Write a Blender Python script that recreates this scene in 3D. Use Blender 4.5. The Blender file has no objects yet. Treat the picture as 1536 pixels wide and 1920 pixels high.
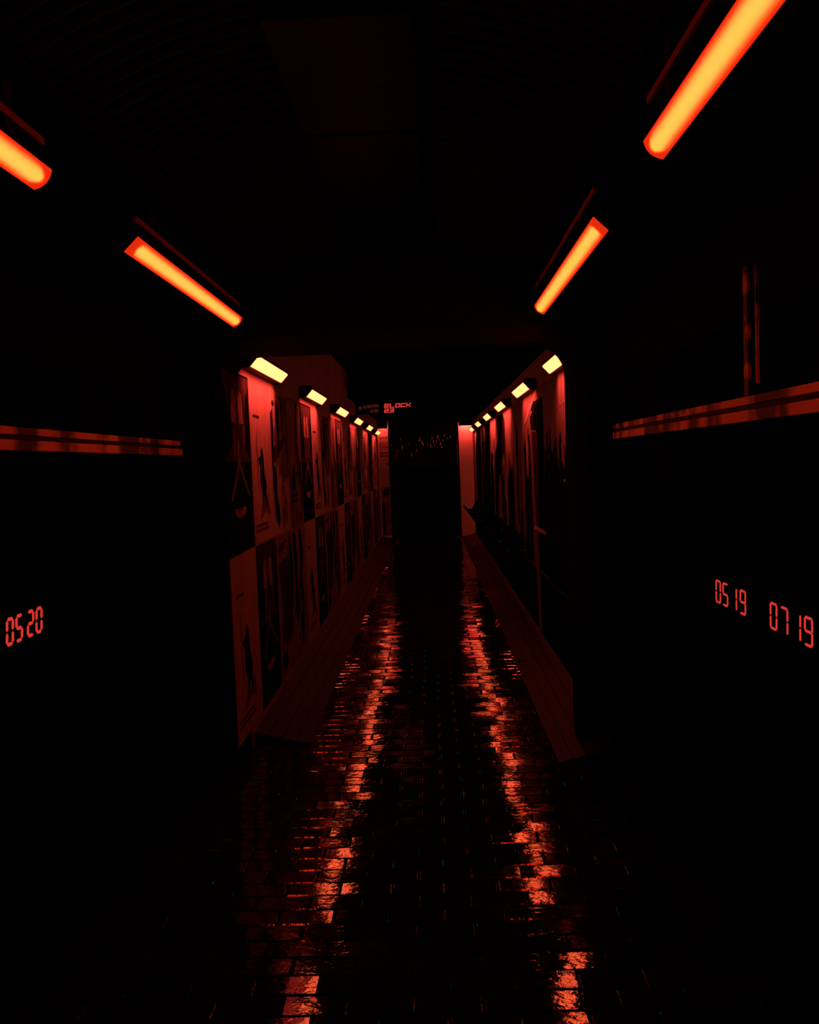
import bpy, bmesh, math, random
from mathutils import Matrix, Vector

# ------------------------------------------------------------------ camera, world, exposure
scene = bpy.context.scene
COL = scene.collection
CAMZ = 1.6
cam_data = bpy.data.cameras.new('camera')
cam_data.sensor_fit = 'HORIZONTAL'
cam_data.sensor_width = 36.0
cam_data.lens = 36.0 * 1600 / 1536
cam_data.clip_start = 0.05
cam = bpy.data.objects.new('camera', cam_data)
COL.objects.link(cam)
cam.matrix_world = Matrix((
    (0.9989999, 0.0365004, 0.0258250, 0.0),
    (0.0237042, 0.0573891, -0.9980704, 0.0),
    (-0.0379120, 0.9976844, 0.0564664, CAMZ),
    (0, 0, 0, 1)))
scene.camera = cam

world = bpy.data.worlds.new('night')
scene.world = world
world.use_nodes = True
world.node_tree.nodes['Background'].inputs[0].default_value = (0.01, 0.01, 0.012, 1)
world.node_tree.nodes['Background'].inputs[1].default_value = 0.0

vs = scene.view_settings
scene.display_settings.display_device = 'sRGB'
vs.view_transform = 'Standard'
vs.look = 'None'
vs.exposure = 0.0
vs.gamma = 1.0
vs.use_curve_mapping = False
try:
    scene.cycles.use_denoising = True
    scene.cycles.max_bounces = 8
    scene.cycles.sample_clamp_indirect = 6.0
    scene.cycles.caustics_reflective = False
    scene.cycles.caustics_refractive = False
except Exception:
    pass

SCONCE_E = (10.5, 0.98, 0.32)        # radiance of the slanted face of the wall lamps
SCONCE_DOWN = 5.7                  # watts of the unseen wash light added under each wall lamp
TUBE_E = 21.0                      # radiance of the tube lamps at the core
rnd = random.Random(7)


# ------------------------------------------------------------------ material helpers
def new_mat(name):
    m = bpy.data.materials.new(name)
    m.use_nodes = True
    nt = m.node_tree
    b = nt.nodes['Principled BSDF']
    return m, nt, b


def noise(nt, scale, detail=4, rough=0.55, vec=None, stretch=None):
    n = nt.nodes.new('ShaderNodeTexNoise')
    n.inputs['Scale'].default_value = scale
    n.inputs['Detail'].default_value = detail
    n.inputs['Roughness'].default_value = rough
    g = nt.nodes.new('ShaderNodeNewGeometry')
    mp = nt.nodes.new('ShaderNodeMapping')
    if stretch:
        mp.inputs['Scale'].default_value = stretch
    nt.links.new(g.outputs['Position'], mp.inputs['Vector'])
    nt.links.new(mp.outputs['Vector'], n.inputs['Vector'])
    return n


def ramp(nt, src, stops):
    r = nt.nodes.new('ShaderNodeValToRGB')
    el = r.color_ramp.elements
    while len(el) < len(stops):
        el.new(0.5)
    for e, (p, c) in zip(el, stops):
        e.position = p
        e.color = (c[0], c[1], c[2], 1) if isinstance(c, (tuple, list)) else (c, c, c, 1)
    nt.links.new(src, r.inputs['Fac'])
    return r


def surf(name, c0, c1=None, rough=0.7, spec=0.3, scale=5.0, stretch=None, metal=0.0,
         lo=0.35, hi=0.65, bump=0.0, bscale=40.0, detail=4, coat=0.0):
    """noise-mottled surface between two own colours"""
    m, nt, b = new_mat(name)
    if c1 is None:
        c1 = tuple(x * 0.75 for x in c0)
    n = noise(nt, scale, detail, stretch=stretch)
    r = ramp(nt, n.outputs['Fac'], [(lo, c1), (hi, c0)])
    nt.links.new(r.outputs['Color'], b.inputs['Base Color'])
    b.inputs['Roughness'].default_value = rough
    b.inputs['Specular IOR Level'].default_value = spec
    b.inputs['Metallic'].default_value = metal
    b.inputs['Coat Weight'].default_value = coat
    if bump:
        n2 = noise(nt, bscale, 3, stretch=stretch)
        bp = nt.nodes.new('ShaderNodeBump')
        bp.inputs['Strength'].default_value = bump
        bp.inputs['Distance'].default_value = 0.004
        nt.links.new(n2.outputs['Fac'], bp.inputs['Height'])
        nt.links.new(bp.outputs['Normal'], b.inputs['Normal'])
    return m


def worn(name, c0, c1, stretch, amount=.56):
    """ink that has flaked off along ragged streaks"""
    m = surf(name, c0, c1, .8, .0, 9)
    nt = m.node_tree
    b = nt.nodes['Principled BSDF']
    out = nt.nodes['Material Output']
    n = noise(nt, 7.0, 5, .65, stretch=stretch)
    r = ramp(nt, n.outputs['Fac'], [(amount, 0.0), (amount + .07, 1.0)])
    tr = nt.nodes.new('ShaderNodeBsdfTransparent')
    mx = nt.nodes.new('ShaderNodeMixShader')
    nt.links.new(r.outputs['Color'], mx.inputs[0])
    nt.links.new(b.outputs[0], mx.inputs[1])
    nt.links.new(tr.outputs[0], mx.inputs[2])
    nt.links.new(mx.outputs[0], out.inputs['Surface'])
    return m


def emit(name, col, strength=1.0):
    m, nt, b = new_mat(name)
    b.inputs['Base Color'].default_value = (0.02, 0.02, 0.02, 1)
    b.inputs['Emission Color'].default_value = (*col, 1)
    b.inputs['Emission Strength'].default_value = strength
    return m


M = {}
M['black_wall'] = surf('black_wall_paint', (.0035, .0033, .0033), (.002, .002, .002), .95, 0.0, 3)
M['black_metal'] = surf('black_painted_metal', (.010, .010, .010), (.006, .006, .006), .55, .15, 6)
M['housing'] = surf('lamp_housing_black', (.012, .011, .011), (.008, .008, .008), .6, .2, 8)
M['portal_wall'] = surf('portal_wall_black', (.006, .006, .006), (.004, .004, .004), .9, .02, 4)
M['portal_trim'] = surf('portal_trim_grey', (.009, .0085, .0085), (.006, .0055, .0055), .8, .02, 5)
M['plaster'] = surf('corridor_plaster', (.28, .27, .26), (.22, .21, .205), .85, .1, 4, bump=.2)
M['end_plaster'] = surf('end_plaster_pale', (.70, .68, .67), (.64, .62, .61), .8, .15, 5, bump=.1)
M['ceil_dark'] = surf('corridor_ceiling_black', (.0022, .0021, .0021), (.0015, .0014, .0014), .95, .0, 3)
M['rib'] = surf('ceiling_rib_metal', (.010, .010, .010), (.006, .006, .006), .38, .25, 9)
M['vault'] = surf('vault_black', (.004, .004, .004), (.003, .003, .003), .9, .02, 4)
M['gloss_panel'] = surf('ceiling_gloss_panel', (.004, .004, .004), (.0012, .0012, .0012), .26, .40, 4,
                        stretch=(1, 14, 1), bump=.6, bscale=6)
M['paper_light'] = surf('paper_pale', (.31, .30, .29), (.235, .225, .22), .75, .2, 6, stretch=(1, 3, .6))
M['paper_mid'] = surf('paper_mid', (.19, .18, .175), (.085, .08, .08), .75, .2, 7, stretch=(1, 4, .7))
M['paper_brown'] = surf('paper_brown', (.15, .143, .138), (.06, .057, .057), .75, .2, 8, stretch=(1, 4, .8))
M['paper_dark'] = surf('paper_black', (.006, .0055, .0055), (.003, .003, .003), .8, .0, 6)
M['ink_black'] = surf('ink_black', (.006, .0055, .0055), (.003, .003, .003), .8, .0, 9)
M['ink_brown'] = surf('ink_brown', (.05, .047, .047), (.018, .017, .017), .8, .0, 14, stretch=(1, 6, .6))
M['ink_pale'] = worn('ink_pale', (.26, .25, .24), (.13, .125, .125), (1, 4, .7), .57)
M['ink_grey'] = worn('ink_grey', (.15, .145, .145), (.07, .065, .065), (1, 3, .8), .58)
M['ink_worn'] = worn('ink_black_worn', (.006, .0055, .0055), (.003, .003, .003), (1, 3.2, .55), .57)
M['ink_grime'] = worn('ink_brown_worn', (.10, .095, .095), (.03, .028, .028), (1, 2.6, .6), .50)
M['kerb_wood'] = surf('kerb_wood', (.015, .013, .0125), (.002, .0018, .0018), .45, .15, 9, stretch=(14, .8, 14),
                      bump=.5, bscale=12)
M['kerb_shaded'] = surf('kerb_wood_shaded', (.006, .0055, .005), (.002, .0018, .0018), .5, .08, 9, stretch=(14, .8, 14),
                      bump=.5, bscale=12)  # darker copy of kerb_wood, the left side's shade put into the colour
M['seat_black'] = surf('seat_black_plastic', (.0022, .0022, .0022), (.0010, .0010, .0010), .6, .0, 8)
M['rail'] = surf('rail_metal_painted_glints', (.85, .80, .78), (.03, .027, .027), .5, .5, 3.2, stretch=(1, 1.1, .7),
                 lo=.46, hi=.56, detail=3)  # bright noise patches stand for lamp reflections painted into the metal colour
M['mullion'] = surf('mullion_metal_painted_glints', (.75, .70, .68), (.016, .015, .015), .45, .35, 7.0,
                    stretch=(1, 1, 1), lo=.49, hi=.58, detail=3)  # reflections on the post are painted in as bright noise patches
M['bar'] = surf('mount_bar_grey', (.42, .40, .39), (.34, .33, .32), .55, .3, 8)
M['curtain'] = surf('curtain_dark_cloth', (.05, .047, .046), (.028, .027, .027), .85, .1, 9, stretch=(4, 1, .4))
M['streamer'] = surf('streamer_pale_foil', (.75, .72, .70), (.5, .48, .47), .4, .5, 20)
M['brass'] = surf('brass_edge', (.55, .42, .16), (.35, .27, .1), .4, .5, 12)
M['sconce'] = emit('sconce_glow', SCONCE_E, 1.0)
M['strip'] = emit('strip_glow', (150.0, 6.6, 4.6), 1.0)
M['led'] = emit('led_red', (.68, .034, .026), 1.0)
M['reflection_glow'] = emit('sign_reflection_glow', (.05, .005, .004), 1.0)  # glow that imitates the lit sign's reflection, no display of its own
M['led_small'] = emit('led_red_small', (.16, .012, .01), 1.0)
M['led_mid'] = emit('led_red_mid', (.74, .042, .036), 1.0)


def tube_material():
    m, nt, b = new_mat('tube_diffuser_glow')
    b.inputs['Base Color'].default_value = (.3, .05, .04, 1)
    uv = nt.nodes.new('ShaderNodeAttribute')
    uv.attribute_name = 'glow'                       # 0 rim .. 1 over the lamp inside
    r = ramp(nt, uv.outputs['Fac'], [(0.0, .037), (.22, .050), (.5, .30), (.78, .80), (1.0, 1.0)])
    mul = nt.nodes.new('ShaderNodeMath')
    mul.operation = 'MULTIPLY'
    mul.inputs[1].default_value = TUBE_E
    nt.links.new(r.outputs['Color'], mul.inputs[0])
    b.inputs['Emission Color'].default_value = (1.0, .0288, .0041, 1)
    nt.links.new(mul.outputs[0], b.inputs['Emission Strength'])
    return m


M['tube'] = tube_material()


def brick_material():
    m, nt, b = new_mat('wet_black_paver')
    n = noise(nt, 5.0, 5)
    r = ramp(nt, n.outputs['Fac'], [(.3, (.0025, .002, .002)), (.7, (.007, .006, .006))])
    nt.links.new(r.outputs['Color'], b.inputs['Base Color'])
    n3 = noise(nt, 2.6, 4)
    rr = ramp(nt, n3.outputs['Fac'], [(.40, .03), (.62, .085)])
    nt.links.new(rr.outputs['Color'], b.inputs['Roughness'])
    b.inputs['Specular IOR Level'].default_value = 1.0
    n2 = noise(nt, 30.0, 4, .5, stretch=(.7, 1.2, 1))
    bp = nt.nodes.new('ShaderNodeBump')
    bp.inputs['Strength'].default_value = .30
    bp.inputs['Distance'].default_value = .003
    nt.links.new(n2.outputs['Fac'], bp.inputs['Height'])
    nt.links.new(bp.outputs['Normal'], b.inputs['Normal'])
    return m


M['brick'] = brick_material()
M['grout'] = surf('paver_joint_sand', (.008, .008, .008), (.005, .005, .005), .95, .02, 20)


# ------------------------------------------------------------------ object helpers
def link(name, me, mat=None, parent=None, loc=None):
    if mat is not None and not me.materials:
        me.materials.append(mat)
    o = bpy.data.objects.new(name, me)
    COL.objects.link(o)
    if parent is not None:
        o.parent = parent
    if loc is not None:
        o.location = loc
    return o


def mesh(name, verts, faces):
    me = bpy.data.meshes.new(name)
    me.from_pydata([tuple(v) for v in verts], [], faces)
    me.update()
    return me


def box_me(name, x0, x1, y0, y1, z0, z1, bevel=0.0):
    bm = bmesh.new()
    vs_ = [bm.verts.new(p) for p in ((x0, y0, z0), (x1, y0, z0), (x1, y1, z0), (x0, y1, z0),
                                     (x0, y0, z1), (x1, y0, z1), (x1, y1, z1), (x0, y1, z1))]
    for f in ((0, 3, 2, 1), (4, 5, 6, 7), (0, 1, 5, 4), (1, 2, 6, 5), (2, 3, 7, 6), (3, 0, 4, 7)):
        bm.faces.new([vs_[i] for i in f])
    if bevel:
        bmesh.ops.bevel(bm, geom=bm.edges[:], offset=bevel, segments=2, affect='EDGES', profile=.5)
    me = bpy.data.meshes.new(name)
    bm.to_mesh(me)
    bm.free()
    return me


def box(name, x0, x1, y0, y1, z0, z1, mat, parent=None, bevel=0.0):
    return link(name, box_me(name, x0, x1, y0, y1, z0, z1, bevel), mat, parent)


def prism_me(name, prof, y0, y1):
    """profile in (x, z), extruded along y, capped"""
    n = len(prof)
    v = [(x, y0, z) for x, z in prof] + [(x, y1, z) for x, z in prof]
    f = [tuple(range(n)), tuple(range(2 * n - 1, n - 1, -1))]
    f += [(i, i + n, (i + 1) % n + n, (i + 1) % n) for i in range(n)]
    me = mesh(name, v, f)
    bm = bmesh.new()
    bm.from_mesh(me)
    bmesh.ops.recalc_face_normals(bm, faces=bm.faces[:])
    bm.to_mesh(me)
    bm.free()
    return me


def prism(name, prof, y0, y1, mat, parent=None):
    return link(name, prism_me(name, prof, y0, y1), mat, parent)


def tube_me(name, pts, r, seg=8):
    v, f = [], []
    pts = [Vector(p) for p in pts]
    for i, p in enumerate(pts):
        t = (pts[min(i + 1, len(pts) - 1)] - pts[max(i - 1, 0)]).normalized()
        a = t.cross(Vector((0, 0, 1)))
        if a.length < 1e-3:
            a = t.cross(Vector((0, 1, 0)))
        a.normalize()
        b = t.cross(a)
        for k in range(seg):
            w = 2 * math.pi * k / seg
            v.append(p + a * (r * math.cos(w)) + b * (r * math.sin(w)))
    for i in range(len(pts) - 1):
        for k in range(seg):
            f.append((i * seg + k, i * seg + (k + 1) % seg, (i + 1) * seg + (k + 1) % seg, (i + 1) * seg + k))
    f.append(tuple(range(seg)))
    f.append(tuple((len(pts) - 1) * seg + k for k in range(seg)))
    return mesh(name, v, f)


def empty(name, loc=(0, 0, 0)):
    o = bpy.data.objects.new(name, None)
    o.empty_display_size = .1
    COL.objects.link(o)
    o.location = loc
    return o


def tag(o, label, cat, group=None):
    o['label'] = label
    o['category'] = cat
    if group:
        o['group'] = group
    return o


def struct(o):
    o['kind'] = 'structure'
    return o


ORD = ['first', 'second', 'third', 'fourth', 'fifth', 'sixth', 'seventh', 'eighth', 'ninth', 'tenth']

# main planes (metres; camera stands at x = 0, y = 0 and looks along +y)
NL, NR = -1.31, 0.97          # near room walls
CL, CR = -1.075, 0.928        # poster corridor walls
PY = 4.70                     # portal face
END = 18.2                    # end wall of the corridor

# ------------------------------------------------------------------ floor of wet pavers
floor = struct(box('floor', NL - .2, NR + .2, -1.5, 23.5, -.12, -.010, M['grout']))
BW, BD, GAP = .2, .1, .007


def brick_geo(w, d):
    c = .004
    x, y = w / 2, d / 2
    v = [(-x, -y, -.03), (x, -y, -.03), (x, y, -.03), (-x, y, -.03),
         (-x, -y, -.005), (x, -y, -.005), (x, y, -.005), (-x, y, -.005),
         (-x + c, -y + c, 0), (x - c, -y + c, 0), (x - c, y - c, 0), (-x + c, y - c, 0)]
    f = []
    for a in (0, 4):
        for i in range(4):
            j = (i + 1) % 4
            f.append((a + i, a + j, a + j + 4, a + i + 4))
    f.append((8, 9, 10, 11))
    return v, f


bv, bf = brick_geo(BW - GAP, BD - GAP)
brick_me = mesh('brick', bv, bf)
brick_me.materials.append(M['brick'])
sv, sf = [], []
parts = 0
nrows = int((22.0 + 0.6) / BD)
for r_ in range(nrows):
    y = -.6 + r_ * BD + BD / 2
    off = (r_ % 2) * BW / 2
    lo, hi = (NL, NR) if y < PY else (CL, CR)
    x = -1.40 + off
    while x < hi + .1:
        if lo - .02 < x - BW / 2 + .1 and x - .08 < hi:
            tx = rnd.gauss(0, .014)
            ty = rnd.gauss(0, .0135)
            dz = rnd.uniform(-.0022, 0)
            px = 806 + 1600 * x / max(y, .1)
            if parts < 300 and 2.35 < y < 5.6 and -.98 < x < .86:
                o = link('brick', brick_me, None, floor, (x, y, dz))
                o.rotation_euler = (tx, ty, rnd.gauss(0, .004))
                parts += 1
            else:
                R = Matrix.Rotation(tx, 3, 'X') @ Matrix.Rotation(ty, 3, 'Y')
                k = len(sv)
                for p in bv:
                    q = R @ Vector(p)
                    sv.append((q.x + x, q.y + y, q.z + dz))
                for q in bf:
                    sf.append(tuple(i + k for i in q))
        x += BW
rest = link('brick_field', mesh('brick_field', sv, sf), M['brick'], floor)
rest['kind'] = 'stuff'

# ------------------------------------------------------------------ near room: black walls, vaulted ribbed ceiling
struct(box('wall_left', NL - .12, NL, -1.5, PY + .12, -.1, 2.0, M['black_wall']))
struct(box('wall_right', NR, NR + .12, -1.5, PY + .12, -.1, 2.0, M['black_wall']))
struct(box('wall_back', NL - .12, NR + .12, -1.62, -1.5, -.1, 3.0, M['black_wall']))
VX, VA, VZ, VB = (NL + NR) / 2, (NR - NL) / 2 + .02, 1.95, .85


def vault_pt(a, k=1.0):
    return VX - VA * k * math.cos(a), VZ + VB * k * math.sin(a)


NSEG = 40
vv, vf = [], []
for i in range(NSEG + 1):
    a = math.pi * i / NSEG
    x, z = vault_pt(a)
    x2, z2 = vault_pt(a, 1.06)
    vv += [(x, -1.5, z), (x, PY, z), (x2, -1.5, z2), (x2, PY, z2)]
for i in range(NSEG):
    a, b = 4 * i, 4 * (i + 1)
    vf += [(a, a + 1, b + 1, b), (a + 2, b + 2, b + 3, a + 3), (a, b, b + 2, a + 2), (a + 1, a + 3, b + 3, b + 1)]
ceiling = struct(link('ceiling', mesh('ceiling', vv, vf), M['vault']))


def rib_mesh(a0, a1):
    rv, rf = [], []
    n = 14
    prof = ((-.014, 1.0), (-.009, .990), (.009, .990), (.014, 1.0))
    for i in range(n + 1):
        a = a0 + (a1 - a0) * i / n
        for dy, k in prof:
            x, z = vault_pt(a, k)
            rv.append((x, dy, z))
    for i in range(n):
        for k in range(3):
            rf.append((4 * i + k, 4 * i + k + 1, 4 * i + k + 5, 4 * i + k + 4))
    me = mesh('rib', rv, rf)
    me.materials.append(M['rib'])
    for p in me.polygons:
        p.use_smooth = True
    return me


ribL = rib_mesh(math.radians(48), math.radians(78))
ribR = rib_mesh(math.radians(102), math.radians(130))
y = .9
while y < PY - .05:
    link('rib', ribL, None, ceiling, (0, y, 0))
    link('rib', ribR, None, ceiling, (0, y, 0))
    y += .068
# glossy panels along the crown
for i in range(3):
    y0 = 2.28 + i * .80
    p = box('crown_panel', -.40, .0, y0, y0 + .77, 2.764, 2.780, M['gloss_panel'], ceiling)
    p.rotation_euler = (0, 0, 0)

# portal wall with a round-cornered opening
PXL, PXR, PTOP, PR = -1.085, .768, 2.228, .17


def arch(x0, x1, top, r, n=8):
    pts = [(x0, 0.0)]
    for i in range(n + 1):
        a = math.pi - math.pi / 2 * i / n
        pts.append((x0 + r + r * math.cos(a), top - r + r * math.sin(a)))
    for i in range(n + 1):
        a = math.pi / 2 - math.pi / 2 * i / n
        pts.append((x1 - r + r * math.cos(a), top - r + r * math.sin(a)))
    pts.append((x1, 0.0))
    return pts


def arch_ring(name, inner, outer, y0, y1, mat, parent=None):
    n = len(inner)
    v = [(x, y0, z) for x, z in inner] + [(x, y0, z) for x, z in outer]
    v += [(x, y1, z) for x, z in inner] + [(x, y1, z) for x, z in outer]
    f = []
    for i in range(n - 1):
        f.append((i, i + 1, n + i + 1, n + i))
        f.append((2 * n + i, 3 * n + i, 3 * n + i + 1, 2 * n + i + 1))
        f.append((i, 2 * n + i, 2 * n + i + 1, i + 1))
        f.append((n + i, n + i + 1, 3 * n + i + 1, 3 * n + i))
    f.append((0, n, 3 * n, 2 * n))
    f.append((n - 1, 3 * n - 1, 4 * n - 1, 2 * n - 1))
    return link(name, mesh(name, v, f), mat, parent)


inner = arch(PXL, PXR, PTOP, PR)
n2 = len(inner)
outer = []
for i, (x, z) in enumerate(inner):
    if i == 0:
        outer.append((NL - .12, 0.0))
    elif i == n2 - 1:
        outer.append((NR + .12, 0.0))
    else:
        t = (i - 1) / (n2 - 3)
        if t < .25:
            outer.append((NL - .12, 1.9 + (3.0 - 1.9) * t / .25))
        elif t <= .75:
            outer.append((NL - .12 + (NR - NL + .24) * (t - .25) / .5, 3.0))
        else:
            outer.append((NR + .12, 3.0 - 1.1 * (t - .75) / .25))
struct(arch_ring('wall_front', inner, outer, PY, PY + .12, M['portal_wall']))
trim_in = inner
trim_out = arch(PXL - .095, PXR + .095, PTOP + .085, PR + .08)
struct(arch_ring('trim_1', trim_in, trim_out, PY - .035, PY, M['portal_trim']))

# ------------------------------------------------------------------ poster corridor shell
CEIL = 2.865
struct(box('wall_corridor_left', CL - .12, CL, PY + .12, END + .2, -.1, CEIL, M['plaster']))
struct(box('wall_corridor_right', CR, CR + .12, PY + .12, END + .2, -.1, CEIL, M['plaster']))
struct(box('ceiling_corridor', CL - .12, CR + .12, PY + .12, 23.5, CEIL, CEIL + .1, M['ceil_dark']))
struct(box('ceiling_soffit_right', .42, CR, PY + .12, END, 2.44, CEIL, M['ceil_dark']))
struct(box('ceiling_bulkhead', CL, .42, 11.55, END, 2.52, CEIL, M['ceil_dark']))
# end wall: two pale returns and a lintel, dark opening between them
OXL, OXR = -.862, .632
wall_end = struct(box('wall_end_right', OXR, CR, END, END + .2, -.1, CEIL, M['end_plaster']))
struct(box('wall_end_left', CL, OXL, END, END + .2, -.1, CEIL, M['end_plaster']))
struct(box('wall_end_lintel', OXL, OXR, END, END + .2, 2.42, CEIL, M['ceil_dark']))
struct(box('trim_2', OXR - .016, OXR, END - .02, END + .01, .0, 2.335, M['black_wall']))
struct(box('trim_3', OXL, OXL + .016, END - .02, END + .01, .0, 2.335, M['black_wall']))
box_b = tag(box('metal_edge_strip', OXR - .040, OXR - .030, END + .03, END + .05, 1.52, 2.06, M['brass']),
            'thin upright brass strip at the right edge of the dark end doorway', 'strip')
# pelmets with a strip lamp behind each, washing the pale returns from above


def pelmet_lamp(x0, x1, trim_name, label):
    struct(box(trim_name, x0, x1, END - .22, END - .205, 2.355, 2.53, M['black_metal']))
    t = tag(empty('strip_lamp', ((x0 + x1) / 2, END - .11, 2.43)), label, 'strip lamp')
    w = (x1 - x0) / 2 - .015
    link('housing', box_me('housing', -w, w, -.035, .035, .006, .09, .004), M['housing'], t)
    link('diffuser', box_me('diffuser', -w + .006, w - .006, -.028, .028, -.006, .006, .002), M['strip'], t)


pelmet_lamp(CL, OXL, 'trim_6', 'strip lamp hidden behind the black pelmet above the pale notice')
pelmet_lamp(OXR, CR, 'trim_7', 'strip lamp hidden behind the black pelmet over the plain pale wall')
# dark room behind the opening
struct(box('wall_far_left', -2.2, -2.1, END + .2, 23.5, -.1, CEIL, M['black_wall']))
struct(box('wall_far_right', 2.1, 2.2, END + .2, 23.5, -.1, CEIL, M['black_wall']))
struct(box('wall_far_back', -2.2, 2.2, 23.4, 23.5, -.1, CEIL, M['black_wall']))

# low sloped kerbs of wooden boards along both walls
KH = .075


def kerb(name, xw, xf, mat, y0):
    k = struct(empty(name, (xw, PY + .12, 0)))
    s = 1 if xf > xw else -1
    L = math.hypot(xf - xw, KH)
    i = 0
    while y0 < END - .3:
        y1 = min(y0 + 2.24, END) - .012
        for j in range(4):
            a, b = j / 4 + .004, (j + 1) / 4 - .008
            xa, xb = (xf - xw) * a, (xf - xw) * b
            za, zb = KH * (1 - a), KH * (1 - b)
            prof = [(xa, max(za - .02, -.004)), (xa, za + .002), (xb, zb + .002), (xb, max(zb - .02, -.004))]
            prism('plank', prof, y0 - (PY + .12), y1 - (PY + .12), M[mat], k)
        y0 += 2.24
        i += 1
    return k


kerb('trim_4', CL, -.75, 'kerb_shaded', PY + .15)
kerb('trim_5', CR, .62, 'kerb_wood', PY - .28)

# ------------------------------------------------------------------ wall lamps of the corridor
SL = 1.06
RT = 2 ** .5 / 2


def sconce(side, y_far, label):
    s = 1 if side == 'left' else -1       # +1: wall is on the left, lamp looks to +x
    xw = CL if side == 'left' else CR
    zc = 2.236
    t = empty('wall_lamp', (xw, y_far - SL / 2, zc))
    tag(t, label, 'wall lamp', 'slanted wall lamps of the poster corridor')
    h = SL / 2
    q = lambda P: [(s * x, z) for x, z in P]
    prism('housing', q([(0, -.045), (.045, -.044), (.050, -.034), (.102, .022), (.098, .044), (0, .048)]), -h, h,
          M['housing'], t)
    prism('diffuser', q([(.052, -.036), (.061, -.037), (.107, .013), (.103, .022)]), -h + .006, h - .006,
          M['sconce'], t)
    for e in (-1, 1):
        prism('end_cap', q([(0, -.05), (.047, -.049), (.062, -.040), (.110, .014), (.104, .048), (0, .052)]),
              e * h - .012, e * h + .012, M['housing'], t)
    ld = bpy.data.lights.new('added_wash_light', 'AREA')  # unseen area light added to wash the wall below the lamp
    ld.shape = 'RECTANGLE'
    ld.size = .05
    ld.size_y = SL - .06
    ld.energy = SCONCE_DOWN
    ld.color = (1.0, .042, .030)
    ld.spread = math.radians(120)
    lo = bpy.data.objects.new('added_wash_light', ld)
    COL.objects.link(lo)
    lo.parent = t
    lo.location = (s * .108, 0, -.050)
    lo.rotation_euler = (0, s * math.radians(30), 0)
    return t


for k in range(6):
    yl = 5.99 + k * 2.255
    which = ORD[k] if k < 5 else 'last'
    sconce('left', yl, 'glowing yellow slanted wall lamp, %s from the portal above the left row of posters' % which)
    sconce('right', yl + .13, 'glowing yellow slanted wall lamp, %s from the portal on the right corridor wall' % which)

# ------------------------------------------------------------------ tube lamps of the near room
TW = .070


def diffuser_mesh(L, s):
    """shallow convex diffuser, normal down and inwards; 'glow' = nearness to the lamp inside"""
    n, m_ = 16, 60
    dirw = Vector((s * RT * 1.02, 0, RT * .98))          # towards the inner, higher rim
    nrm = Vector((s * RT, 0, -RT))
    v, f, g = [], [], []
    ys = [-L / 2 + L * j / m_ for j in range(m_ + 1)]
    extra = [.006, .014, .024, .036, .05]
    ys = sorted(set(ys + [-L / 2 + e for e in extra] + [L / 2 - e for e in extra]))
    for y in ys:
        d = min(y + L / 2, L / 2 - y)
        for i in range(n + 1):
            u = -1 + 2 * i / n
            bulge = .012 * (1 - u * u)
            p = dirw * (u * TW / 2) + nrm * bulge
            v.append((p.x, y, p.z))
            c = max(0, 1 - abs(u) ** 1.5)
            c = min(1, c * 1.06)
            e = min(1, max(0, (d - .010 - .045 * u * u) / .028))
            g.append(min(1.0, c * e * (1.0 if d > .12 else 1.05)))
    w = n + 1
    for j in range(len(ys) - 1):
        for i in range(n):
            q = (j * w + i, j * w + i + 1, (j + 1) * w + i + 1, (j + 1) * w + i)
            f.append(q if s < 0 else q[::-1])
    # closed back
    b0 = len(v)
    for y in (-L / 2, L / 2):
        for u in (-1, 1):
            p = dirw * (u * TW / 2) - nrm * .006
            v.append((p.x, y, p.z))
            g.append(0.0)
    f.append((b0, b0 + 1, b0 + 3, b0 + 2))
    last = (len(ys) - 1) * w
    f.append(tuple(range(w)) + (b0 + 1, b0))
    f.append(tuple(last + i for i in range(w)) + (b0 + 3, b0 + 2))
    f.append((0, b0, b0 + 2, last))
    f.append((w - 1, b0 + 1, b0 + 3, last + w - 1))
    me = mesh('diffuser', v, f)
    at = me.attributes.new('glow', 'FLOAT', 'POINT')
    at.data.foreach_set('value', g)
    for p in me.polygons:
        p.use_smooth = True
    return me


def tube_lamp(side, y0, y1, label):
    s = 1 if side == 'left' else -1
    x, z = (-.98, 2.374) if side == 'left' else (.61, 2.389)
    zb = 2.462 if side == 'left' else 2.508
    L = y1 - y0
    t = tag(empty('tube_lamp', (x, (y0 + y1) / 2, z)), label, 'tube lamp', 'tube lamps under the ribbed vault')
    link('diffuser', diffuser_mesh(L, s), M['tube'], t)
    q = lambda P: [(s * a, b) for a, b in P]
    prism('housing', q([(-.026, -.022), (.026, .028), (.020, .040), (-.012, .040), (-.040, .006)]),
          -L / 2 + .01, L / 2 - .01, M['housing'], t)
    bz = zb - z
    link('mount_bar', box_me('mount_bar', s * .012 - .008, s * .012 + .008, -L / 2 + .0, L / 2 - .02, bz - .010, bz + .010, .003),
         M['bar'], t)
    for fy in (-.38, .38):
        br = link('bracket', box_me('bracket', s * .006 - .008, s * .006 + .008, fy * L - .02, fy * L + .02, .038, bz + .075),
                  M['housing'], t)
    return t


tube_lamp('left', .62, 2.246, 'orange glowing tube lamp cut by the left edge of the picture')
tube_lamp('left', 2.914, 4.506, 'orange glowing tube lamp at the upper left, wholly in view above the portal')
tube_lamp('right', .66, 2.283, 'largest orange glowing tube lamp, running out of the top right of the picture')
tube_lamp('right', 2.98, 4.603, 'smaller orange glowing tube lamp at the upper right, nearer the portal')

# ------------------------------------------------------------------ metal rails and mullion in the near room, reflections put into their colour


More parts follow.
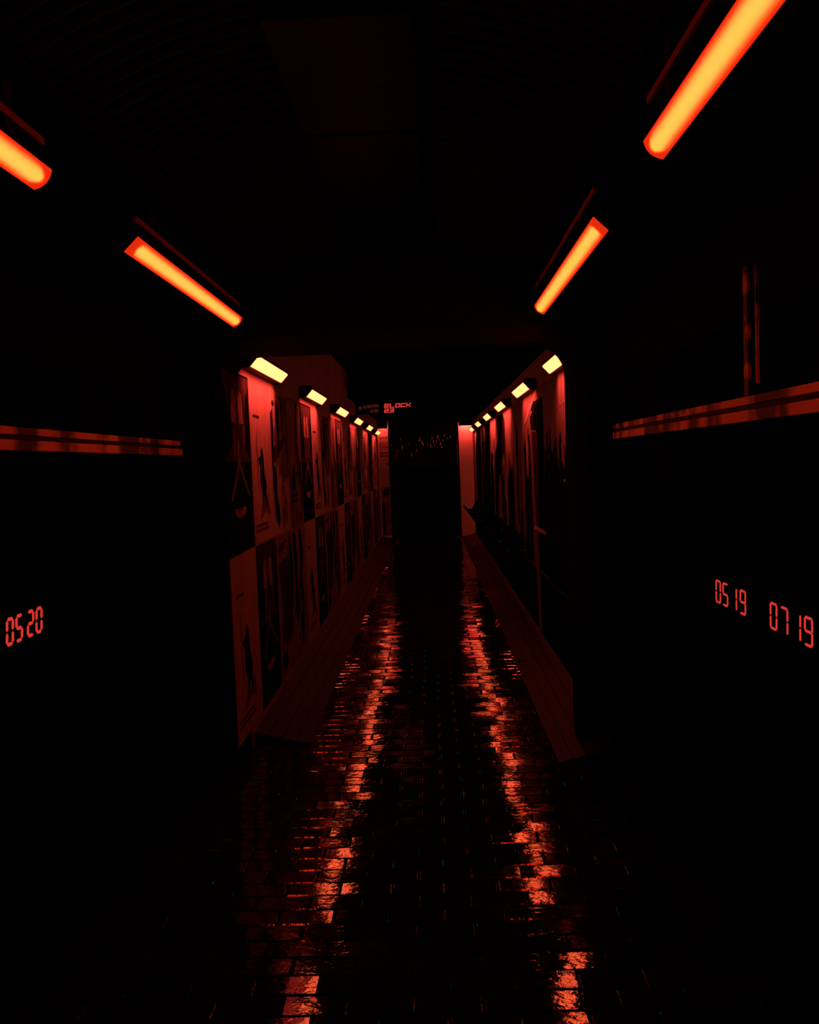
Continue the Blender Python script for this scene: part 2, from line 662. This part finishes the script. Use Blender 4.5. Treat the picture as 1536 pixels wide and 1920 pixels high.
def rail(side, y0, y1):
    x = NL if side == 'left' else NR
    s = 1 if side == 'left' else -1
    t = tag(empty('wall_rail', (x, y0, 1.68)),
            'double strip of metal with painted-in reflections along the black %s wall at eye height' % side, 'rail',
            'rails on the black walls')
    L = y1 - y0
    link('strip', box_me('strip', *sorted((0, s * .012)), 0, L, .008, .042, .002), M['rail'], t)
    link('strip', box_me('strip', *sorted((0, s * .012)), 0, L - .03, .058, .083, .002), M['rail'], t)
    link('groove', box_me('groove', *sorted((0, s * .006)), 0, L, .042, .058), M['black_metal'], t)
    return t


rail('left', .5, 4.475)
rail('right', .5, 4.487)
mu = tag(empty('window_mullion', (NR, 2.60, 1.765)),
         'upright metal mullion with painted-in reflections above the rail on the right black wall', 'mullion')
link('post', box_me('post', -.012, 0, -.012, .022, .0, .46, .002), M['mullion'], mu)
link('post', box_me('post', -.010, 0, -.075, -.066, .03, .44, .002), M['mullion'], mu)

# ------------------------------------------------------------------ digital clock displays
SEG = {'0': 'abcdef', '1': 'bc', '2': 'abged', '5': 'afgcd', '7': 'abc', '9': 'abcdfg'}


def seg_poly(s, w, h, t):
    g = t * .25
    hw, hh = w / 2, h / 2

    def hor(y):
        return [(-hw + g, y), (-hw + g + t * .5, y + t / 2), (hw - g - t * .5, y + t / 2), (hw - g, y),
                (hw - g - t * .5, y - t / 2), (-hw + g + t * .5, y - t / 2)]

    def ver(x, y0, y1):
        return [(x, y0 + g), (x + t / 2, y0 + g + t * .5), (x + t / 2, y1 - g - t * .5), (x, y1 - g),
                (x - t / 2, y1 - g - t * .5), (x - t / 2, y0 + g + t * .5)]
    return {'a': hor(hh), 'g': hor(0), 'd': hor(-hh), 'f': ver(-hw, 0, hh), 'b': ver(hw, 0, hh),
            'e': ver(-hw, -hh, 0), 'c': ver(hw, -hh, 0)}[s]


def clock(side, z, digits, t, slant, h, w, label, yr):
    s = 1 if side == 'left' else -1
    x = NL if side == 'left' else NR
    c = tag(empty('clock_display', (x, (yr[0] + yr[1]) / 2, z)), label, 'clock')
    y_mid = (yr[0] + yr[1]) / 2
    link('housing', box_me('housing', *sorted((0, s * .010)), yr[0] - y_mid, yr[1] - y_mid, -h / 2 - .03, h / 2 + .03, .002),
         M['black_wall'], c)
    for ch, yc in digits:
        d = empty('digit', (0, yc - y_mid, 0))
        d.parent = c
        for sg in SEG[ch]:
            P = seg_poly(sg, w, h - t, t)
            P = [((a + slant * b) * s, b) for a, b in P]
            n = len(P)
            v = [(s * .0095, a, b) for a, b in P] + [(s * .0125, a, b) for a, b in P]
            f = [tuple(range(n)), tuple(range(2 * n - 1, n - 1, -1))] + [
                (i, (i + 1) % n, (i + 1) % n + n, i + n) for i in range(n)]
            link('segment', mesh('segment', v, f), M['led'], d)
    return c


clock('left', 1.135, [('0', 2.549), ('5', 2.608), ('2', 2.684), ('0', 2.743)], .0105, .13, .086, .036,
      'red digital display reading 05 20 on the black left wall', (2.47, 2.83))
clock('right', 1.129, [('0', 2.889), ('5', 2.820), ('1', 2.739), ('9', 2.662)], .0065, .02, .078, .042,
      'red digital display reading 05 19, the farther of two on the right', (2.58, 2.97))
clock('right', 1.129, [('0', 2.424), ('7', 2.351), ('1', 2.270), ('9', 2.200)], .0065, .02, .078, .042,
      'red digital display reading 07 19, nearest the right edge of the picture', (2.12, 2.50))

# ------------------------------------------------------------------ posters on the left wall


def art(name, pts, mat, dx):
    me = mesh(name, [(dx, u, v) for u, v in pts], [tuple(range(len(pts)))])
    me.materials.append(mat)
    return me


PW, PH = .672, 1.015
RED = lambda P: [(u * PW, v * PH) for u, v in P]


def rect(u0, u1, v0, v1, sk=0.0):
    return [(u0, v0), (u1, v0), (u1 + sk, v1), (u0 + sk, v1)]


def text_line(u0, u1, v, h, seed):
    r = random.Random(seed)
    out = []
    u = u0
    while u < u1:
        w = r.uniform(.02, .07)
        out.append(rect(u, min(u + w, u1), v - r.uniform(0, .003), v + h + r.uniform(0, .004)))
        u += w + r.uniform(.008, .02)
    return out


def joined(name, polys, mat, dx):
    v, f = [], []
    for P in polys:
        k = len(v)
        v += [(dx, u * PW, w * PH) for u, w in P]
        f.append(tuple(range(k, k + len(P))))
    me = mesh(name, v, f)
    me.materials.append(mat)
    return me




def streak(cu, v0, v1, w, seed):
    """ragged upright streak"""
    r = random.Random(seed)
    n = 9
    L, Rr = [], []
    for i in range(n + 1):
        t = i / n
        v = v0 + (v1 - v0) * t
        ww = w * (.35 + .65 * math.sin(math.pi * min(1, t * .8 + .12))) * r.uniform(.45, 1.1)
        c = cu + r.uniform(-.25, .25) * w
        L.append((c - ww / 2, v))
        Rr.append((c + ww / 2, v))
    return L + Rr[::-1]


def streaks(n, seed, lo=.03, hi=.97, wmin=.02, wmax=.08, mats=('ink_worn', 'ink_black', 'ink_brown')):
    r = random.Random(seed)
    out = []
    for i in range(n):
        a = r.uniform(.02, .75)
        b = min(.985, a + r.uniform(.15, .5))
        out.append(('streak', [[(min(.99, max(.01, u)), v) for u, v in streak(r.uniform(lo, hi), a, b, r.uniform(wmin, wmax), seed * 31 + i)]],
                    mats[i % len(mats)], .0050))
    return out


A1, A2 = .0032, .0040
ART = {}
ART['A'] = ('paper_dark', [
    ('printed_shape', [[(.06, .50), (.93, .50), (.97, .985), (.03, .985)]], 'ink_brown', A1),
    ('printed_shape', [[(.05, .52), (.30, .60), (.18, .80), (.05, .95)]], 'ink_black', A2),
    ('printed_shape', [[(.78, .58), (.95, .52), (.97, .95), (.82, .80)]], 'ink_black', A2),
    ('pale_block', [[(.27, .72), (.45, .71), (.46, .85), (.40, .90), (.30, .87)]], 'ink_pale', A2),
    ('pale_block', [[(.55, .71), (.74, .72), (.70, .88), (.60, .90), (.54, .84)]], 'ink_pale', A2),
    ('printed_line', [[(.33, .52), (.37, .70), (.40, .70), (.37, .52)]], 'ink_grey', A2),
    ('printed_line', [[(.66, .54), (.72, .71), (.76, .70), (.70, .53)]], 'ink_grey', A2),
    ('forked_line', [[(.47, .62), (.53, .62), (.56, .50), (.70, .41), (.88, .30), (.84, .295), (.64, .40), (.52, .46),
                      (.40, .40), (.20, .285), (.15, .30), (.33, .41), (.45, .50)]], 'ink_grey', A2),
    ('pale_bowl', [[(.26, .245), (.70, .250), (.66, .215), (.55, .195), (.40, .195), (.30, .215)]], 'ink_pale', A2),
] + streaks(3, 15, mats=('ink_black', 'ink_black'), wmax=.035))
ART['B'] = ('paper_light', [
    ('dark_figure', [[(.50, .60), (.56, .545), (.58, .43), (.66, .36), (.62, .30), (.68, .21), (.60, .20), (.53, .29),
                      (.50, .20), (.42, .20), (.43, .32), (.36, .36), (.38, .47), (.28, .52), (.40, .54)]], 'ink_black', A1),
    ('printed_shape', [[(.12, .775), (.42, .770), (.44, .788), (.16, .790)]], 'ink_brown', A1),
    ('printed_shape', [[(.30, .14), (.55, .19), (.80, .16), (.70, .30), (.62, .22), (.40, .24)]], 'ink_grey', A1),
    ('text_line', text_line(.08, .66, .105, .014, 3), 'ink_brown', A1),
    ('text_line', text_line(.08, .70, .075, .014, 4), 'ink_brown', A1),
] + streaks(2, 16, mats=('ink_grey', 'ink_grey'), wmax=.035))
ART['C'] = ('paper_light', [
    ('printed_shape', [[(.30, .97), (1.0, .97), (1.0, .40), (.62, .36), (.40, .42), (.22, .55)]], 'ink_grey', A1),
    ('dark_drip', [[(.02, .84), (.10, .86), (.14, .70), (.10, .55), (.06, .42), (.0, .30), (.0, .70)]], 'ink_worn', A2),
    ('dark_drip', [[(.34, .93), (.44, .90), (.50, .74), (.44, .60), (.38, .52), (.34, .70), (.30, .80)]], 'ink_worn', A2),
    ('printed_mark', [[(.10, .905), (.16, .93), (.20, .905), (.26, .93), (.22, .885), (.14, .885)]], 'ink_black', A2),
    ('dark_wedge', [[(.08, .60), (.88, .70), (.60, .60), (.16, .50)]], 'ink_brown', A2),
    ('dark_figure', [[(.02, .46), (.14, .48), (.24, .40), (.20, .28), (.30, .20), (.34, .10), (.22, .05), (.10, .12), (.04, .25)]],
     'ink_black', A2),
    ('pale_spear', [[(.50, .42), (.66, .30), (.82, .18), (.78, .06), (.52, .03), (.40, .10), (.46, .22)]], 'ink_pale', A2),
    ('printed_shape', [[(.56, .18), (.62, .12), (.60, .07), (.55, .10)]], 'ink_black', .0046),
] + streaks(5, 11, mats=('ink_worn', 'ink_brown')))
ART['D'] = ('paper_brown', [
    ('printed_shape', [[(.05, .95), (.60, .97), (.92, .80), (.85, .50), (.40, .42), (.10, .55)]], 'paper_mid', A1),
    ('dark_smear', [[(.62, .98), (.74, .96), (.70, .70), (.80, .45), (.72, .30), (.60, .42), (.64, .66)]], 'ink_brown', A2),
    ('dark_smear', [[(.82, .52), (.90, .50), (.96, .30), (.92, .10), (.84, .08), (.86, .28)]], 'ink_worn', A2),
    ('dark_figure', [[(.30, .44), (.38, .50), (.44, .40), (.40, .28), (.30, .24), (.24, .32)]], 'ink_black', A2),
    ('text_line', text_line(.10, .56, .235, .022, 8), 'ink_black', A2),
    ('text_line', text_line(.10, .52, .195, .018, 9), 'ink_black', A2),
    ('printed_shape', [[(.05, .14), (.50, .16), (.90, .05), (.60, .02), (.10, .03)]], 'ink_grey', A2),
] + streaks(7, 12, mats=('ink_brown', 'paper_mid', 'ink_worn')))
ART['E'] = ('paper_mid', [
    ('brush_lettering', [[(.10, .905), (.20, .93), (.28, .915), (.34, .945), (.42, .93), (.52, .955), (.60, .945),
                          (.50, .925), (.40, .905), (.30, .89), (.22, .90), (.14, .875)]], 'ink_black', A1),
    ('printed_shape', [[(.08, .80), (.75, .84), (.88, .60), (.80, .30), (.45, .20), (.15, .30), (.20, .55)]], 'ink_brown', A1),
    ('dark_smear', [[(.80, .88), (.92, .92), (.98, .70), (.90, .45), (.80, .40), (.84, .65)]], 'ink_worn', A2),
    ('printed_shape', [[(.10, .16), (.35, .18), (.45, .10), (.30, .06), (.12, .08)]], 'ink_black', A2),
] + streaks(6, 13, mats=('ink_brown', 'ink_black', 'ink_worn')))
ART['F'] = ('paper_mid', [
    ('dark_smear', [[(.04, .96), (.22, .98), (.32, .80), (.24, .60), (.34, .42), (.22, .22), (.06, .40), (.10, .66)]],
     'ink_worn', A1),
    ('dark_smear', [[(.46, .98), (.70, .97), (.76, .76), (.64, .60), (.70, .48), (.54, .36), (.48, .60), (.54, .78)]],
     'ink_worn', A1),
    ('dark_figure', [[(.40, .30), (.56, .34), (.62, .20), (.56, .05), (.44, .08)]], 'ink_black', A1),
    ('pale_spear', [[(.60, .40), (.68, .46), (.80, .25), (.74, .06), (.66, .10)]], 'ink_pale', A1),
] + streaks(6, 14, mats=('ink_black', 'ink_grey', 'ink_worn')))
ART_ME = {}
for kk, (base, shapes) in ART.items():
    me = box_me('poster', 0, .0025, .004, PW - .004, .003, PH - .003)
    me.materials.append(M[base])
    ART_ME[kk] = (me, [(nm, joined(nm, P, M[mt], dx)) for nm, P, mt, dx in shapes])

DESC = {'A': 'black poster with forked line', 'B': 'pale poster with small dark figure',
        'C': 'pale poster with black drips', 'D': 'brown smeared poster with dark text',
        'E': 'grey poster with brush lettering', 'F': 'grey poster with black smears'}
GRP = {'A': 'black forked-line posters', 'B': 'pale dark-figure posters', 'C': 'dripping pale posters',
       'D': 'brown smeared posters', 'E': 'brush lettering posters', 'F': 'black smear posters'}
UP, LOW = 'ABCD', 'BAEF'
ZROW = 1.137
Y0P = 5.12 - PW
counts = {}
for i in range(20):
    for row in (0, 1):
        kk = (UP if row else LOW)[i % 4]
        yy = Y0P + i * PW
        if yy + PW > END:
            continue
        zz = ZROW if row else ZROW - PH - .004
        me, shapes = ART_ME[kk]
        yoff = 0.0
        me_use = me
        p = link('poster', me_use, None, None, (CL + .0005, yy, zz))
        key = (kk, row)
        counts[key] = counts.get(key, 0) + 1
        tag(p, '%s, %s row on left wall, %s from portal' % (DESC[kk], 'upper' if row else 'lower', ORD[counts[key] - 1]),
            'poster', GRP[kk])
        for nm, sm in shapes:
            link(nm, sm, None, p)

# notice sheets on the left return of the end wall
nt_ = tag(box('notice_sheet', CL + .012, OXL - .004, END - .004, END - .001, 1.14, 2.36, M['paper_light']),
          'pale notice with lines of dark print beside the dark end doorway', 'notice')
r2 = random.Random(5)
for zz, hh in ((2.155, .022), (2.05, .012), (2.00, .012), (1.95, .016), (1.83, .03), (1.765, .034), (1.59, .045)):
    xs = -1.05 if zz > 1.6 else -.93
    v, f = [], []
    while xs < OXL - .02:
        w = r2.uniform(.012, .035)
        k = len(v)
        v += [(xs, END - .0056, zz), (xs + w, END - .0056, zz), (xs + w, END - .0056, zz + hh), (xs, END - .0056, zz + hh)]
        f.append((k, k + 1, k + 2, k + 3))
        xs += w + r2.uniform(.004, .012)
    link('text_line', mesh('text_line', v, f), M['ink_brown'] if hh < .02 else M['ink_black'], nt_)
ns = tag(box('picture_sheet', CL + .012, OXL - .004, END - .004, END - .001, .08, 1.13, M['paper_brown']),
         'brown picture sheet with a dark head shape below the pale notice', 'poster')
for P, mt in (([(-1.04, .98), (-.98, 1.08), (-.90, 1.07), (-.875, 1.0), (-.93, .93)], 'ink_black'),
              ([(-.99, .86), (-.95, .92), (-.91, .85), (-.96, .80)], 'ink_pale'),
              ([(-1.06, .10), (-1.06, .75), (-1.0, .80), (-.98, .40), (-.99, .10)], 'ink_black'),
              ([(-.97, .12), (-.875, .12), (-.875, .42), (-.97, .44)], 'ink_grey')):
    link('printed_shape', mesh('printed_shape', [(x, END - .0056, z) for x, z in P], [tuple(range(len(P)))]), M[mt], ns)

# ------------------------------------------------------------------ sheets on the right wall


def rsheet(name, y0, y1, z0, z1, mat, label, cat='poster', t=.003):
    o = box(name, CR - t, CR - .0004, y0, y1, z0, z1, M[mat])
    return tag(o, label, cat)


def rart(name, P, mat, parent, dx=.0046):
    me = mesh(name, [(CR - dx, y, z) for y, z in P], [tuple(range(len(P)))])
    return link(name, me, M[mat], parent)


ZB, ZT = .62, 2.20
p1 = rsheet('wall_poster', 4.84, 6.92, ZB, ZT, 'paper_mid', 'nearest sheet on the right wall, reddish above and black below')
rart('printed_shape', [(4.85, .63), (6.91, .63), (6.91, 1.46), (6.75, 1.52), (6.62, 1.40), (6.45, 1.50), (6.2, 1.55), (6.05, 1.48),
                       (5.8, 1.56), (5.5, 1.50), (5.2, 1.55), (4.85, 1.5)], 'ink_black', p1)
r1 = random.Random(4)
for i in range(22):
    ya = 5.55 + 1.33 * i / 21
    rart('streak', [(min(6.91, a), b) for a, b in streak(ya, 1.36, 1.50 + r1.uniform(.0, .34), r1.uniform(.05, .11), 400 + i)],
         'ink_worn' if i % 2 else 'ink_black', p1, .0050)
rart('printed_line', [(5.72, 1.98), (6.25, 1.945), (6.25, 1.96), (5.72, 2.0)], 'ink_pale', p1)
p2 = rsheet('wall_poster', 6.925, 8.60, ZB, ZT, 'paper_mid', 'right wall sheet with a torn black column and a pale crumpled strip')
BLK = [(7.79, 2.09), (7.557, 2.101), (6.93, 2.094), (6.93, 1.95), (6.93, 1.706), (6.93, .64), (7.40, .64), (7.29, 1.612),
       (7.324, 1.82), (7.443, 1.851), (7.754, 1.863), (7.819, 1.976), (7.646, 2.015), (7.795, 2.068)]
rart('black_column', BLK, 'ink_black', p2)
rart('printed_shape', [(7.31, 1.83), (7.74, 1.85), (7.66, 1.50), (7.55, 1.1), (7.45, .66), (7.38, 1.0), (7.30, 1.5)], 'ink_brown', p2, .0050)
rart('crumpled_strip', [(7.337, 2.19), (7.236, 2.19), (7.559, 2.096), (7.805, 2.03), (8.29, 1.913), (8.396, 1.822), (8.461, 1.884),
                        (8.221, 1.968), (7.838, 2.088), (7.688, 2.121)], 'paper_light', p2, .0056)
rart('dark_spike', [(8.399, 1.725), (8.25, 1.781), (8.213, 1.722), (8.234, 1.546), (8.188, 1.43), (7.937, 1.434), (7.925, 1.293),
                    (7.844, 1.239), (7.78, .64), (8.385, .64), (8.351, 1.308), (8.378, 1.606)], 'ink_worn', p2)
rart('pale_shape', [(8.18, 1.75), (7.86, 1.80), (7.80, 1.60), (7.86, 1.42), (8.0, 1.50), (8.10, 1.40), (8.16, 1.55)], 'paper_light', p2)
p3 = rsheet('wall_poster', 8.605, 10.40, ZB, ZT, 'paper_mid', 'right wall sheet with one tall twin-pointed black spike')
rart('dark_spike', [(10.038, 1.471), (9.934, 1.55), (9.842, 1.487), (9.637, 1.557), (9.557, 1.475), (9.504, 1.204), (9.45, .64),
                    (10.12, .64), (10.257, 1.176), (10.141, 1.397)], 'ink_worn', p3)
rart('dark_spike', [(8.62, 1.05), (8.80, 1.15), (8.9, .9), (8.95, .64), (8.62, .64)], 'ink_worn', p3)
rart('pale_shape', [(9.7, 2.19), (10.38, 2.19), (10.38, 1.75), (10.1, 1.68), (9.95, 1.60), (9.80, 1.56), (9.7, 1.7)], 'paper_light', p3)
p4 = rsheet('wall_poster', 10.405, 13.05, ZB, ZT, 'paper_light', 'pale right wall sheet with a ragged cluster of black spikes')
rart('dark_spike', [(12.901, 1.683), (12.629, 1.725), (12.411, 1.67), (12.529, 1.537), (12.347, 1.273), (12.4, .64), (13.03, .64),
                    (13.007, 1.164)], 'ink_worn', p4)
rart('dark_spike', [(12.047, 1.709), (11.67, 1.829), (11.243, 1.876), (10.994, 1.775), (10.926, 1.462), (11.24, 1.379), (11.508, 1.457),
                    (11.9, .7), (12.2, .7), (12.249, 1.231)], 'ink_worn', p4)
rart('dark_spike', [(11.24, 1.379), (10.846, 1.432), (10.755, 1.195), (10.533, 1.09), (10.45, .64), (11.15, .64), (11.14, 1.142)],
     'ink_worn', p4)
rart('printed_shape', [(10.8, 2.19), (11.6, 2.19), (11.5, 1.9), (11.1, 1.84), (10.9, 1.6), (10.6, 1.7), (10.42, 1.2), (10.42, 2.1)],
     'ink_brown', p4, .0040)
p5 = rsheet('wall_poster', 13.055, 15.10, ZB, ZT, 'paper_dark', 'wide black sheet on the right wall next to the black spikes')
rart('printed_shape', [(13.2, 2.18), (14.6, 2.18), (14.4, 1.9), (13.6, 1.95), (13.25, 1.8)], 'ink_brown', p5)
rart('printed_line', [(14.2, 1.8), (14.32, 1.8), (14.36, 1.1), (14.24, 1.1)], 'ink_brown', p5)
r6 = random.Random(21)
for par, ya, yb, n in ((p1, 5.4, 6.8, 4), (p2, 7.9, 8.5, 3), (p3, 8.7, 10.3, 6), (p4, 10.5, 13.0, 9), (p5, 13.1, 15.0, 4)):
    for i in range(n):
        z0 = r6.uniform(.64, 1.0)
        rart('streak', [(a, b) for a, b in streak(r6.uniform(ya, yb), z0, z0 + r6.uniform(.35, 1.1), r6.uniform(.05, .2), 900 + i * 7 + n)],
             ('ink_black', 'ink_worn', 'ink_brown')[i % 3], par, .0060)
p6 = rsheet('wall_poster', 15.105, 18.15, ZB, ZT, 'paper_mid', 'farthest sheet on the right wall with a black band by the end wall')
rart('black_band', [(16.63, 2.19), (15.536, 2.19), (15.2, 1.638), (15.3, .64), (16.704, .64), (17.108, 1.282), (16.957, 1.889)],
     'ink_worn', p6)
rart('printed_line', [(17.5, 2.1), (17.7, 2.1), (17.75, .7), (17.55, .7)], 'ink_black', p6)
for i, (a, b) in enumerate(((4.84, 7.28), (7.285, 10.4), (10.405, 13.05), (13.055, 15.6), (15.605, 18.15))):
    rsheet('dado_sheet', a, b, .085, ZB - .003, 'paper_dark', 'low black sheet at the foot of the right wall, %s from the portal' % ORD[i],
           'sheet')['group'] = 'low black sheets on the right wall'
ps = tag(empty('paper_strip', (CR - .006, 7.45, .10)), 'pale upright strip with a bent top on the right wall behind the seats', 'strip')
link('strip_sheet', prism_me('strip_sheet', [(0, 0), (-.004, 0), (-.012, .90), (-.008, .90)], -.10, .10), M['paper_mid'], ps)
link('bent_top', prism_me('bent_top', [(-.006, .90), (-.020, .885), (-.022, .889), (-.008, .912)], -.62, .12), M['ink_pale'], ps)

# ------------------------------------------------------------------ perch seats along the right wall


def perch(yc, L, label):
    t = tag(empty('perch_seat', (CR, yc, 0)), label, 'seat', 'black perch seats')
    prof = []
    for i in range(13):
        a = math.radians(200 + 160 * i / 12)
        prof.append((-.20 + .115 * math.cos(a), .765 + .105 * math.sin(a)))
    prof = [(-.325, .765)] + prof + [(-.05, .86)]
    inner_ = [(x + (0.0), z + .030) for x, z in prof]
    inner_ = [(-.20 + (x + .20) * .74, .765 + (z - .765) * .72 + .004) for x, z in prof]
    link('shell', prism_me('shell', prof + inner_[::-1], -L / 2, L / 2), M['seat_black'], t)
    for e in (-.34, .34):
        link('wall_bracket', box_me('wall_bracket', -.20, -.0065, e * L - .025, e * L + .025, .60, .70, .006), M['black_metal'], t)
        link('stay', tube_me('stay', [(-.15, e * L, .62), (-.024, e * L, .42)], .014), M['black_metal'], t)
    return t


for i, (yc, L) in enumerate(((9.0, 1.5), (11.2, 1.5), (13.4, 1.5), (15.6, 1.5))):
    perch(yc, L, 'black curved perch seat on the right wall, %s' % ('nearest of the row', 'second from the portal',
          'third from the portal', 'farthest, its lip against the pale end wall')[i])

il = tag(empty('indicator_light', (CR - .007, 5.86, 1.446)), 'tiny dim red indicator light on the right wall near the portal', 'light')
link('bezel', box_me('bezel', -.004, .0005, -.02, .02, -.014, .014, .0015), M['black_metal'], il)
link('lens', box_me('lens', -.008, -.004, -.010, .010, -.007, .007, .0015), M['led_small'], il)

# ------------------------------------------------------------------ lit sign and its imitated reflection
LET = {
    'B': ['11111', '1...1', '1111.', '1...1', '11111'],
    'L': ['1....', '1....', '1....', '1....', '11111'],
    'O': ['11111', '1...1', '1...1', '1...1', '11111'],
    'C': ['11111', '1....', '1....', '1....', '11111'],
    'K': ['1...1', '1..1.', '111..', '1..1.', '1...1'],
    '2': ['11111', '....1', '11111', '1....', '11111'],
    '3': ['11111', '....1', '.1111', '....1', '11111']}


def letter(ch, x, z, w, h, y, mat, parent, name='letter', sh=.22):
    rows = LET[ch]
    v, f = [], []
    cw, chh = w / 5, h / 5
    for r, row in enumerate(rows):
        c = 0
        while c < 5:
            if row[c] == '1':
                e = c
                while e < 5 and row[e] == '1':
                    e += 1
                z1 = z + h - r * chh + .0006
                z0 = z + h - (r + 1) * chh - .0006
                k = len(v)
                for yy in (y, y - .008):
                    v += [(x + c * cw - .0008 + sh * (z0 - z), yy, z0), (x + e * cw + .0008 + sh * (z0 - z), yy, z0),
                          (x + e * cw + .0008 + sh * (z1 - z), yy, z1), (x + c * cw - .0008 + sh * (z1 - z), yy, z1)]
                f += [(k + 4, k + 5, k + 6, k + 7), (k, k + 3, k + 2, k + 1), (k, k + 1, k + 5, k + 4), (k + 1, k + 2, k + 6, k + 5),
                      (k + 2, k + 3, k + 7, k + 6), (k + 3, k, k + 4, k + 7)]
                c = e
            else:
                c += 1
    return link(name, mesh(name, v, f), mat, parent)


SY = 11.50
ks = SY / 13.0


def sx(x): return x * ks


def sz(z): return 1.6 + (z - 1.6) * ks


sg = tag(empty('lit_sign', (0, SY, 0)), 'red lit sign reading BLOCK 23 hanging in the dark over the corridor', 'sign')
link('panel', box_me('panel', sx(-.72), sx(-.19), .0, .04, sz(2.35), sz(2.56), .004), M['black_wall'], sg)
for e in (-.62, -.30):
    link('hanger', box_me('hanger', sx(e) - .008, sx(e) + .008, .012, .028, sz(2.55), CEIL), M['black_metal'], sg)
x = -.664
for ch in 'BLOCK':
    letter(ch, sx(x), sz(2.459), .070 * ks, .060 * ks, 0, M['led_mid'], sg)
    x += .083
x = -.667
for ch in '23':
    letter(ch, sx(x), sz(2.386), .068 * ks, .058 * ks, 0, M['led_mid'], sg)
    x += .079
ds = tag(empty('sign_reflection', (0, SY, 0)), 'dim red blurred reflection of the BLOCK 23 sign, built as glowing blocks to its left', 'sign')
link('panel', box_me('panel', sx(-1.10), sx(-.73), .0, .03, sz(2.37), sz(2.56), .004), M['black_wall'], ds)  # panel and hanger added to carry the imitated reflection
link('hanger', box_me('hanger', sx(-.92) - .008, sx(-.92) + .008, .008, .022, sz(2.55), CEIL), M['black_metal'], ds)
for i, (a, b, z0, z1) in enumerate(((-1.05, -1.00, 2.445, 2.495), (-.985, -.93, 2.462, 2.500), (-.92, -.84, 2.468, 2.510), (-.83, -.745, 2.470, 2.515),
                                    (-.87, -.82, 2.395, 2.440), (-.81, -.755, 2.395, 2.445))):
    link('reflection_block', box_me('reflection_block', sx(a), sx(b), -.006, 0, sz(z0), sz(z1), .002), M['reflection_glow'], ds)  # sign's blurred reflection imitated by dim glowing blocks

# ------------------------------------------------------------------ beyond the end doorway: pleated curtain, streamers, black barrier
cu = tag(empty('strip_curtain', (0, 19.9, 0)), 'dark pleated curtain hanging across the end doorway', 'curtain')
xx = -1.15
i = 0
while xx < 1.0:
    w = rnd.uniform(.09, .13)
    n = 6
    P = []
    for k in range(n + 1):
        t = k / n
        P.append((xx + w * t, -.045 * math.sin(math.pi * t)))
    v = [(a, b, .02) for a, b in P] + [(a, b, 2.6) for a, b in P] + [(a, b + .01, .02) for a, b in P] + [(a, b + .01, 2.6) for a, b in P]
    m_ = n + 1
    f = []
    for k in range(n):
        f.append((k, k + 1, m_ + k + 1, m_ + k))
        f.append((2 * m_ + k + 1, 2 * m_ + k, 3 * m_ + k, 3 * m_ + k + 1))
    me = mesh('pleat', v, f)
    for p in me.polygons:
        p.use_smooth = True
    link('pleat', me, M['curtain'], cu)
    xx += w
    i += 1
# pale slivers of foil hanging in the doorway: (x, z, length, lean)
SLV = [(-.80, 2.02, .07, .12), (-.60, 2.13, .06, -.05), (-.70, 1.85, .05, -.10), (-.66, 1.88, .06, -.16), (-.71, 1.77, .08, -.05),
       (-.42, 2.01, .05, -.06), (-.38, 1.79, .09, .10), (-.27, 1.88, .07, -.1), (-.20, 2.11, .09, -.45), (-.145, 2.04, .13, .45),
       (-.03, 2.00, .06, .08), (.035, 1.97, .09, -.02), (.07, 2.13, .06, -.12), (.10, 2.05, .07, .08), (.155, 2.06, .06, -.04),
       (.19, 2.15, .10, -.28), (.215, 2.09, .05, .1), (.245, 2.00, .07, .12), (.27, 1.93, .05, .1), (.30, 2.07, .07, -.06),
       (.33, 2.17, .07, -.22), (.12, 1.97, .04, .1), (-.58, 1.95, .08, .16), (.40, 2.10, .06, -.15), (.46, 2.14, .05, .1)]
tc = tag(empty('tinsel_curtain', (0, END + .1, 2.40)), 'tinsel curtain of red-lit foil slivers hung in the dark end doorway', 'curtain')
link('rod', tube_me('rod', [(OXL + .002, 0, .012), (OXR - .002, 0, .012)], .008), M['black_metal'], tc)
for k, (x, z, L, lean) in enumerate(SLV):
    wd = .0105 if L < .1 else .015
    yo = -.05 + .1 * ((k * 7) % 5) / 5
    P = [(-wd * .5, L / 2), (wd * .5, L / 2 - .01), (wd * .7, -L / 2 + .01), (0, -L / 2), (-wd * .6, -L / 2 + .015)]
    v = [(a + lean * -b, -.001, b) for a, b in P] + [(a + lean * -b, .001, b) for a, b in P]
    n = len(P)
    f = [tuple(range(n)), tuple(range(2 * n - 1, n - 1, -1))] + [(i, (i + 1) % n, (i + 1) % n + n, i + n) for i in range(n)]
    o = link('foil_sliver', mesh('foil_sliver', v, f), M['streamer'], tc, (x, yo, z - 2.40))
    o.rotation_euler = (0, 0, rnd.uniform(-.7, .7))
    link('thread', tube_me('thread', [(lean * -L * .5, 0, L / 2 - .004), (0, 0, L / 2 + .06), (0, 0, 2.40 - z)], .0010, 4), M['black_metal'], o)

ba = tag(empty('barrier', (-.1, 18.95, 0)), 'black barrier with a curved hoop standing in the end doorway', 'barrier')
link('panel', box_me('panel', -.95, .95, .0, .05, .01, 1.52, .01), M['black_wall'], ba)
link('hoop', tube_me('hoop', [(-.52 + 1.0 * i / 16, .02, 1.50 + .34 * math.sin(math.pi * (i / 16) ** .9)) for i in range(17)], .022), M['black_wall'], ba)
for e in (-.7, .7):
    link('foot', box_me('foot', e - .03, e + .03, -.2, .25, .002, .03, .004), M['black_metal'], ba)
